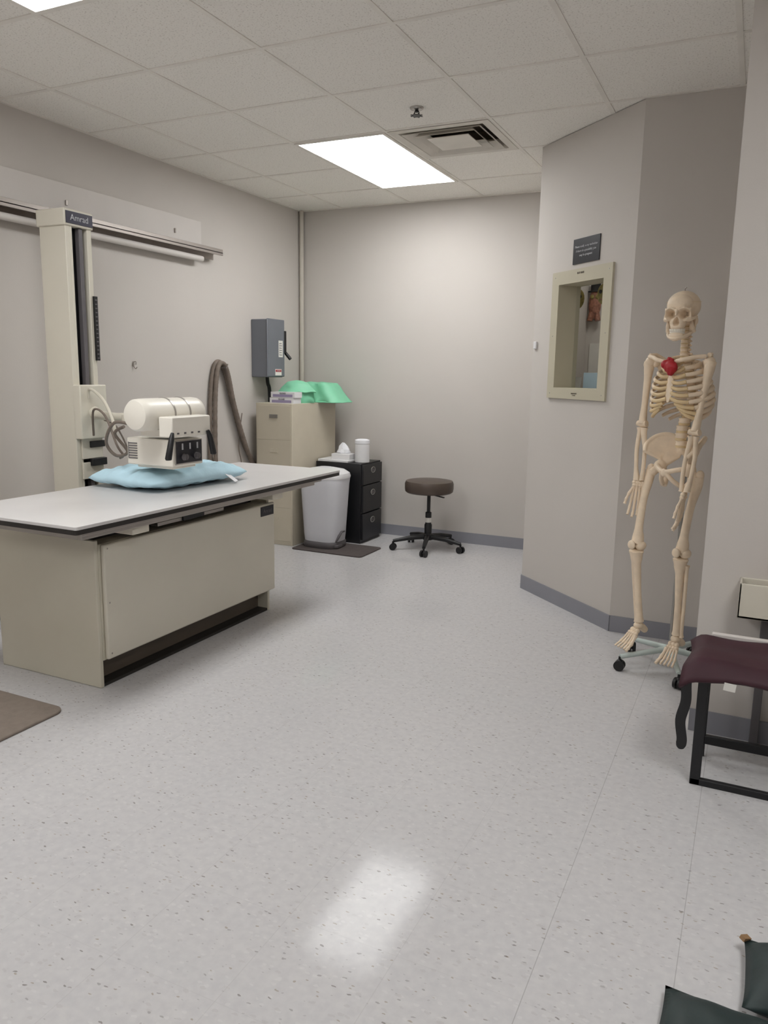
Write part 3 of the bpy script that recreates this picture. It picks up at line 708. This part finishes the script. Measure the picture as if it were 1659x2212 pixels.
jw=fin(mb,'jaw','bone',sk,ang=80)
for nm_,zz,rx in (('upper_teeth',1.588,.031),('lower_teeth',1.577,.029)):
    mb=MB(THd)
    for k in range(14):
        a=math.radians(-78+12*k); mb.obox((rx*math.sin(a),-.052-rx*1.08*math.cos(a),zz),(.0064,.006,.0105),(0,0,a))
    fin(mb,nm_,'teeth',sk,bev=.001)
def spine_y(z):
    if z>1.46: return .035
    if z>1.22: return .045+.025*math.sin(pi*(z-1.22)/.24)
    return .045-.03*math.sin(pi*(z-1.04)/.18) if z>1.04 else .045
mb=MB(TR); md_=MB(TR)
z=1.612
sizes=[.015]*7+[.018]*12+[.024]*5; gaps=[.0185]*7+[.0215]*12+[.0335]*5
for i in range(24):
    r=sizes[i]; gp=gaps[i]; y=spine_y(z)
    hh=gp*.36
    mb.lathe([(r*.9,-hh),(r,-hh*.8),(r*.88,0),(r,hh*.8),(r*.9,hh)],(0,y-.005,z),14,sx=1.15)
    L_=.02 if i<7 else (.026 if i<19 else .028)
    mb.tube([(0,y+.01,z),(0,y+.01+L_*.6,z-.004),(0,y+.012+L_,z-(.014 if i<19 else .004))],[.007,.005,.0045],8)
    for s in (-1,1): mb.tube([(0,y+.008,z),(s*(.024 if i<7 else .03),y+.012,z+.002)],[.007,.004],8)
    md_.lathe([(r*.9,-gp*.16),(r*.97,0),(r*.9,gp*.16)],(0,y-.005,z-gp*.5),14,sx=1.15)
    z-=gp
fin(mb,'spine','bone',sk); fin(md_,'spinal_discs','cart',sk)
wds=[.058,.088,.110,.127,.138,.145,.149,.149,.144,.134,.112,.088]
dps=[.045,.062,.074,.083,.088,.092,.094,.094,.091,.086,.082,.076]
def stern(z): t=(1.435-z)/.165; return -.050-.046*t
mr_=MB(TR); mc=MB(TR)
for i in range(12):
    zb=1.474-i*.0230; w=wds[i]; dp=dps[i]; dr=.018+.0045*i; Tm=2.45 if i<7 else (2.25-.12*(i-7) if i<10 else 1.35-.2*(i-10))
    yb=spine_y(zb)+.008; yc=yb-dp+.012
    for s in (-1,1):
        pts=[]
        for k in range(19):
            t=Tm*k/18; x=s*(.012+(w-.012)*math.sin(t)**.9 if t<pi/2 else w*math.sin(t))
            pts.append((x,yc+dp*math.cos(t)+(.0 if k else -.01),zb-dr*(1-math.cos(t))*.75))
        mr_.tube(pts,[.0092+.0018*math.sin(pi*k/18) for k in range(19)],8,flat=.6,flatdir=None)
        if i<10:
            e_=Vector(pts[-1]); zs_=1.430-min(i,6)*.0235
            tgt=Vector((s*.012,stern(zs_),zs_))
            if i>=7: tgt=Vector((s*(.020+.012*(i-6)),stern(1.29)+.004*(i-6),1.280-.012*(i-6)))
            mid=e_*.5+tgt*.5+Vector((0,-.010,-.006))
            mc.tube(bez([e_,mid,tgt],5),.0086,8)
fin(mr_,'ribs','bone',sk,ang=80); fin(mc,'rib_cartilage','cart',sk,ang=80)
mb=MB(TR)
def sp(z,w): return (0,stern(z)-.002,z),w
q=[sp(1.444,.014),sp(1.438,.024),sp(1.418,.025),sp(1.400,.017),sp(1.37,.016),sp(1.33,.018),sp(1.30,.017),sp(1.285,.010),sp(1.272,.005)]
mb.tube([a for a,_ in q],[b_ for _,b_ in q],14,flat=.35,flatdir=(0,1,0))
fin(mb,'sternum','bone',sk)
SHX=.156
for s in (-1,1):
    fin(MB(TB).tube(bez([(s*.016,-.054,1.446),(s*.06,-.066,1.456),(s*.105,-.038,1.468),(s*(SHX-.012),-.012,1.472)],6),.0095,10),'clavicle','bone',sk)
    mb=MB(TB)
    tri=[Vector((s*.06,.094,1.455)),Vector((s*.138,.04,1.445)),Vector((s*.098,.09,1.315))]
    n_=(tri[1]-tri[0]).cross(tri[2]-tri[0]).normalized()*.0035
    vs=[p+n_ for p in tri]+[p-n_ for p in tri]
    mb.add(vs,[(0,1,2),(5,4,3),(0,3,4,1),(1,4,5,2),(2,5,3,0)])
    mb.tube([tri[0],tri[2]],.005,8).tube([tri[2],tri[1]],[.005,.009],8).tube([tri[0],tri[1]],[.004,.008],8)
    mb.tube([tri[0]+Vector((0,.004,-.02)),(s*.11,.075,1.455),(s*.140,.03,1.482),(s*(SHX-.006),-.002,1.478)],[.004,.007,.008,.010],8)
    mb.ell((s*.136,.025,1.445),(.014,.018,.02))
    fin(mb,'scapula','bone',sk)
BS=1.45
def limb(mb,pts,rads,n=14,k_=None):
    k_=k_ or BS
    P_=bez(pts,5); R_=[]
    for i in range(len(P_)):
        u=i/5; k=min(int(u),len(rads)-2); f_=u-k; f_=f_*f_*(3-2*f_); R_.append(k_*(rads[k]*(1-f_)+rads[k+1]*f_))
    mb.tube(P_,R_,n)
arms={-1:((-SHX-.006,.015,1.446),(-.170,.005,1.155),(-.150,-.015,.895)),1:((SHX-.004,.01,1.444),(.154,-.065,1.140),(.144,-.09,.885))}
for s in (-1,1):
    S,E,W=[Vector(p) for p in arms[s]]
    mb=MB(TB)
    limb(mb,[S+Vector((0,0,.004)),S.lerp(E,.08),S.lerp(E,.3),S.lerp(E,.65),S.lerp(E,.88),S.lerp(E,.96)],[.017,.0155,.0115,.0098,.0122,.015])
    mb.ell(S+Vector((-s*.006,0,.004)),(.025,.025,.025)); mb.ell(S+Vector((s*.010,-.006,-.008)),(.014,.016,.02))
    mb.tube([E+Vector((-.026,0,.012)),E+Vector((.0,0,.006)),E+Vector((.024,0,.01))],[.013,.014,.015],10)
    fin(mb,'humerus','bone',sk)
    mb=MB(TB); ux=Vector((s*.013,0,0))
    for q_,(ra,rb,rc) in ((ux,(.010,.0066,.0115)),(-ux,(.013,.0064,.008))):
        o1=E+q_*.9+Vector((0,.0,-.008)); o2=W+q_*1.1+Vector((0,0,.006)); bow=q_*.7
        limb(mb,[o1,o1.lerp(o2,.1),o1.lerp(o2,.4)+bow,o1.lerp(o2,.75)+bow*.7,o1.lerp(o2,.95),o2],[ra,ra*.75,rb,rb,rc*.9,rc],12)
    mb.ell(E-ux*.8+Vector((0,.012,.008)),(.012,.014,.020))
    fin(mb,'forearm_bones','bone',sk)
    mb=MB(TB); sd=Vector((s*.35,-1,0)).normalized(); dn=Vector((0,-.12 if s>0 else -.06,-1)).normalized(); nrm=Vector((s,.3,0)).normalized()
    if s<0: sd=Vector((-.8,-.6,0)).normalized(); nrm=Vector((-.4,.9,0)).normalized()
    for a in range(4):
        for b2 in range(2):
            mb.ell(W+sd*((a-1.5)*.012)+dn*(.004+.013*b2)+Vector((s*.002*((a+b2)%2),0,0)),(.011,.011,.011),nu=10,nv=7)
    for f_ in range(4):
        o_=(f_-1.5); base=W+sd*(-o_*.0128)+dn*.024
        L1=[.060,.062,.057,.052][f_]; Ls=[(.037,.023,.017),(.041,.026,.018),(.038,.024,.018),(.030,.018,.016)][f_]
        dirv=(dn+sd*(-o_*.06)).normalized(); p=base; q_=p+dirv*L1
        limb(mb,[p,p.lerp(q_,.5),q_],[.0055,.0042,.0055],8,1.4); mb.ell(q_,(.008,.008,.008),nu=8,nv=6)
        p=q_; cur=.10
        for l_ in Ls:
            dirv=(dirv-nrm*cur).normalized(); cur+=.08; q_=p+dirv*l_
            limb(mb,[p,p.lerp(q_,.5),q_],[.0052,.0040,.0047],8,1.4); p=q_
    p=W+sd*.018+dn*.018; dirv=(dn+sd*.5-nrm*.2).normalized()
    for l_ in (.044,.031,.023):
        q_=p+dirv*l_; limb(mb,[p,p.lerp(q_,.5),q_],[.0062,.0044,.0056],8,1.3); p=q_; dirv=(dirv+dn*.5).normalized()
    fin(mb,'hand_bones','bone',sk,ang=80)
mb=MB(TP)
for s in (-1,1):
    hip=Vector((s*.088,-.005,.975))
    crest=[(s*.040,.075,1.066),(s*.075,.072,1.106),(s*.112,.046,1.120),(s*.142,.006,1.108),(s*.148,-.040,1.076),(s*.130,-.066,1.040)]
    C=bez(crest,5)
    mb.tube(C,.0105,10)
    for k,c in enumerate(C): 
        mb.tube([c,Vector(c).lerp(hip,.5)+Vector((-s*.024,.024,0)),hip],[.006,.0055,.017],8)
    mb.ell(hip,(.029,.031,.031))
    mb.tube(bez([(hip.x,-.02,.985),(s*.055,-.05,.975),(s*.012,-.066,.962)],4),.0115,10)
    mb.tube(bez([(s*.012,-.066,.958),(s*.035,-.045,.925),(s*.06,-.01,.895)],4),.0105,10)
    mb.tube(bez([(hip.x,.012,.965),(s*.075,.02,.92),(s*.062,.0,.89)],4),[.017]*4+[.015]*4+[.016],10)
    mb.tube([(s*.05,.07,1.05),(s*.02,.075,1.05)],[.018,.02],10)
mb.tube([(0,.06,1.068),(0,.078,1.035),(0,.085,.995),(0,.07,.955),(0,.058,.94)],[.038,.036,.026,.014,.007],14,flat=.45,flatdir=(0,1,0))
mb.ell((0,-.068,.958),(.012,.009,.02))
pv=fin(mb,'pelvis','bone',sk); remesh(pv,.0032,sm=2)
Rinv=Matrix.Rotation(math.radians(30),3,'Z')
def hipl(s): return Rinv@(TP(Vector((s*.092,-.005,.972)))-SO)
BS=1.36
legs={-1:(hipl(-1),(-.108,-.05,.585),(-.092,-.01,.225)),1:(hipl(1),(.106,-.015,.585),(.108,.0,.215))}
for s in (-1,1):
    H_,K,An=[Vector(p) for p in legs[s]]
    tro=H_+Vector((s*.048,.0,-.02)); mb=MB(TB)
    mb.ell(H_,(.023,.023,.023)); mb.tube([H_,tro+Vector((-s*.012,0,-.008))],[.016,.021],12); mb.ell(tro+Vector((0,.004,.006)),(.018,.02,.024))
    kk=K+Vector((0,0,.022))
    limb(mb,[tro+Vector((-s*.004,0,.0)),tro.lerp(kk,.12),tro.lerp(kk,.4)+Vector((0,-.012,0)),tro.lerp(kk,.75)+Vector((0,-.008,0)),tro.lerp(kk,.92),kk],[.017,.0165,.0130,.0137,.020,.023])
    for c in (-1,1): mb.ell(kk+Vector((c*.018,.006,-.006)),(.022,.030,.023))
    fin(mb,'femur','bone',sk)
    fin(MB(TB).ell(K+Vector((0,-.040,.022)),(.020,.010,.022)),'kneecap','bone',sk)
    mb=MB(TB); k2=K+Vector((0,0,-.018))
    limb(mb,[k2+Vector((0,0,.006)),k2.lerp(An,.07),k2.lerp(An,.22),k2.lerp(An,.6),k2.lerp(An,.9),An],[.025,.0205,.0142,.0114,.0132,.0165])
    mb.ell(k2+Vector((0,0,.004)),(.037,.027,.012))
    f0=k2+Vector((s*.027,.012,-.02)); f1=An+Vector((s*.019,.006,-.008))
    limb(mb,[f0,f0.lerp(f1,.1),f0.lerp(f1,.5)+Vector((s*.002,0,0)),f0.lerp(f1,.9),f1],[.010,.0066,.0058,.0068,.0100],10)
    fin(mb,'shin_bones','bone',sk)
    mb=MB(TB); F_=An+Vector((0,0,-.018)); fd=Vector((s*.12,-.62,-.72)).normalized(); sdv=Vector((s,.12,0)).normalized()
    mb.ell(F_+Vector((0,-.004,-.002)),(.022,.024,.019))
    mb.tube([F_+Vector((0,.012,-.004)),F_+Vector((0,.034,-.022)),F_+Vector((0,.05,-.034))],[.016,.018,.016],12)
    for a in range(3): mb.ell(F_+fd*.032+sdv*((a-1)*.015),(.012,.013,.013),nu=10,nv=8)
    for a in range(4): mb.ell(F_+fd*.05+sdv*((a-1.5)*.013),(.010,.012,.011),nu=10,nv=8)
    for t_ in range(5):
        o_=t_-2; big_=(t_==0)
        p=F_+fd*.058+sdv*(o_*.0125); dv=(fd+sdv*o_*.08).normalized(); q_=p+dv*(.052 if not big_ else .05)
        r_=.0078 if big_ else .0050
        limb(mb,[p,p.lerp(q_,.5),q_],[r_,r_*.66,r_],8)
        dv2=(dv+Vector((0,-.35,.1))).normalized(); p=q_
        for l_ in ((.026,.018) if big_ else (.019,.01,.008)):
            q_=p+dv2*l_; limb(mb,[p,p.lerp(q_,.5),q_],[r_*.9,r_*.65,r_*.75],8); p=q_
    fin(mb,'foot_bones','bone',sk,ang=80)
mb=MB(TB)
hx=.0
mb.ell((hx+.018,-.078,1.425),(.034,.022,.029),(0,.3,0)).ell((hx-.010,-.078,1.436),(.020,.018,.020)).tube([(hx+.026,-.082,1.42),(hx+.022,-.086,1.388)],[.025,.010],12).tube([(hx,-.072,1.445),(hx+.002,-.068,1.468)],[.010,.009],10).tube([(hx+.015,-.072,1.445),(hx+.02,-.068,1.462)],[.008,.007],10)
ht=fin(mb,'heart','red',sk); remesh(ht,.003,sm=3)
hub=Vector((-.268,3.795,0)); pt=lambda y,z:TR(Vector((0,y,z)))
mb=MB()
mb.tube([(hub.x,hub.y,.06),(hub.x,hub.y,1.34)],.0085,14)
mb.tube([(hub.x,hub.y,1.05),pt(.07,1.05)],.006,8); mb.tube([(hub.x,hub.y,1.33),pt(.06,1.33)],.006,8)
fin(mb,'stand_pole','handle',sk)
mb=MB().lathe([(.03,.07),(.034,.075),(.034,.105),(.02,.112)],hub,20); cs=[]
for k in range(5):
    a=math.radians(213+72*k); R_=.25
    dv=Vector((math.cos(a),math.sin(a),0))
    mb.tube([hub+dv*.015+Vector((0,0,.098)),hub+dv*.1+Vector((0,0,.088)),hub+dv*R_+Vector((0,0,.068))],[.018,.016,.013],12,flat=.8)
    cs.append((a,hub+dv*R_))
fin(mb,'stand_base','stand',sk)
for a,c in cs:
    mb=MB(); wv=Vector((math.cos(a+.9),math.sin(a+.9),0)); zz=Vector((0,0,.025))
    mb.tube([c-wv*.018+zz,c-wv*.005+zz,c-wv*.005+zz,c+wv*.005+zz,c+wv*.005+zz,c+wv*.018+zz],[.025,.025,.012,.012,.025,.025],20)
    mb.cyl(c+Vector((0,0,.03)),c+Vector((0,0,.068)),.007,10); mb.ell(c+Vector((0,0,.042)),(.016,.016,.014))
    fin(mb,'caster','black',sk)
# ------------------------------------------------------------ bench with apron
ch=empty('side_bench',(.25,2.81,0),"black flat-bar metal bench frame with padded seat",'bench')
mb=MB(); b_=.034
cx0,cx1_,cy0,cy1=-.092,.62,2.69,2.94
for x in (cx0,cx1_-b_):
    mb.box(x,x+b_,cy0,cy0+.02,0,.43).box(x,x+b_,cy1-.02,cy1,0,.43)
    mb.box(x,x+b_,cy0,cy1,.41,.43)
mb.box(cx0,cx1_,cy0,cy0+.02,0,.024).box(cx0,cx1_,cy1-.02,cy1,.05,.084).box(cx0,cx1_,cy0,cy0+.02,.395,.43).box(cx0,cx1_,cy1-.02,cy1,.395,.43)
fin(mb,'bench_frame','blackmetal',ch,bev=.003)
fin(MB().box(cx0,cx1_,cy0+.0,cy1,.43,.445),'seat','black',ch,bev=.005)
ap=empty('lead_apron',(.25,2.76,.446),"maroon vinyl protective apron folded over bench seat",'apron')
def apf(u,v):
    x=-.135+u*.80; y=2.615+v*.30
    z=.459+.004*math.sin(x*22+y*8)+.003*math.sin(y*35)
    ef=max(0,(2.67-y)/.055); el=max(0,(-.095-x)/.04)
    z-=.05*ef**1.5+.03*el**1.3
    z+=.010*math.sin(x*19)*ef
    x+=.012*math.sin(y*14)*(1-u)
    return Vector((x,y,z))
fin(MB().grid(apf,50,30),'apron_cloth','maroon',ap,ang=180,solid=.014,fixn=False)
P_=bez([(-.12,2.66,.44),(-.128,2.665,.38),(-.125,2.68,.30),(-.138,2.70,.22),(-.128,2.70,.15),(-.134,2.70,.115)],6)
fin(MB().tube(P_,[.006,.014]+[.018]*(len(P_)-6)+[.016,.014,.010,.003],10,flat=.10,flatdir=(.15,1,0)),'apron_strap','black',ap)
fin(MB().obox((.005,2.606,.402),(.036,.002,.026),(0,.1,.1)),'apron_tag','paper',ap)
fin(MB().box(-.07,.5,2.918,2.94,.446,.478),'folded_sheet','board',label="pale folded sheet lying at the rear of bench seat",cat='sheet',bev=.004)
wb=empty('literature_holder',(.12,3.06,.5),"cream plastic holder on wall with booklet inside",'holder')
mb=MB().box(.005,.33,3.03,3.04,.515,.645).box(.005,.33,3.03,3.134,.515,.525).box(.005,.013,3.03,3.134,.515,.645).box(.322,.33,3.03,3.134,.515,.645).box(.005,.33,3.125,3.139,.515,.645)
fin(mb,'holder_body','cream2',wb,bev=.002)
fin(MB().box(.09,.12,3.11,3.134,.0,.515),'support_post','grey',wb,bev=.002)
bk=fin(MB().obox((.20,3.08,.62),(.2,.07,.010),(.3,-.1,0)),'booklet','paper',label="thin white booklet with red cover in wall holder",cat='booklet')
fin(MB().obox((.20,3.08,.628),(.202,.071,.003),(.3,-.1,0)),'booklet_cover','red',bk)
# sandbags
def bag(name,cx_,cy_,hx,hy,h,rot,lab):
    e=empty(name,(cx_,cy_,0),lab,'sandbag',group='dark green positioning sandbags')
    def mk(side):
        def fn(u,v):
            a=2*u-1;b2=2*v-1; k=max(0,(1-abs(a)**4)*(1-abs(b2)**4))**.45
            z=h/2+side*h/2*k+(.003*math.sin(14*a+5*b2)*k if side>0 else 0)
            if side<0: z=max(.001,h*.35*(1-k))
            else: z=max(h*.35,z*(.35+.65*k))
            pin=1-.025*(1-abs(b2)**3); pin2=1-.03*(1-abs(a)**3)
            x=a*hx*pin;y=b2*hy*pin2
            return Vector((cx_+x*math.cos(rot)-y*math.sin(rot),cy_+x*math.sin(rot)+y*math.cos(rot),z))
        return fn
    ob=fin(MB().grid(mk(1),28,28).grid(mk(-1),28,28),'bag_body','sand',e,ang=180)
    weld(ob,.0005)
    return e
bag('sandbag',.165,1.50,.24,.160,.07,-.05,"dark green vinyl sandbag lying on floor")
e=bag('sandbag',.32,1.79,.23,.118,.09,.0,"dark green vinyl sandbag with tan corner tag")
fin(MB().obox((.094,1.905,.034),(.024,.014,.010),(.2,.3,.9)),'corner_tag','tan',e)
# ------------------------------------------------------------ world & camera
w=bpy.data.worlds.new('w'); bpy.context.scene.world=w; w.use_nodes=True
w.node_tree.nodes['Background'].inputs[0].default_value=(.5,.48,.46,1); w.node_tree.nodes['Background'].inputs[1].default_value=.3
D=Vector((-155,9294,1672)).normalized()
Y=Vector((810,-284,1672)); Y=(Y-D*Y.dot(D)).normalized(); X=D.cross(Y); Z=-D
R=Matrix(((X.x,-X.y,-X.z),(Y.x,-Y.y,-Y.z),(Z.x,-Z.y,-Z.z)))
c=bpy.data.cameras.new('camera'); co=bpy.data.objects.new('camera',c); COL.objects.link(co)
co.matrix_world=Matrix.Translation((0,0,1.38))@R.to_4x4()
c.sensor_fit='HORIZONTAL'; c.sensor_width=36; c.lens=36*1672/1659; c.clip_start=.02
bpy.context.scene.camera=co
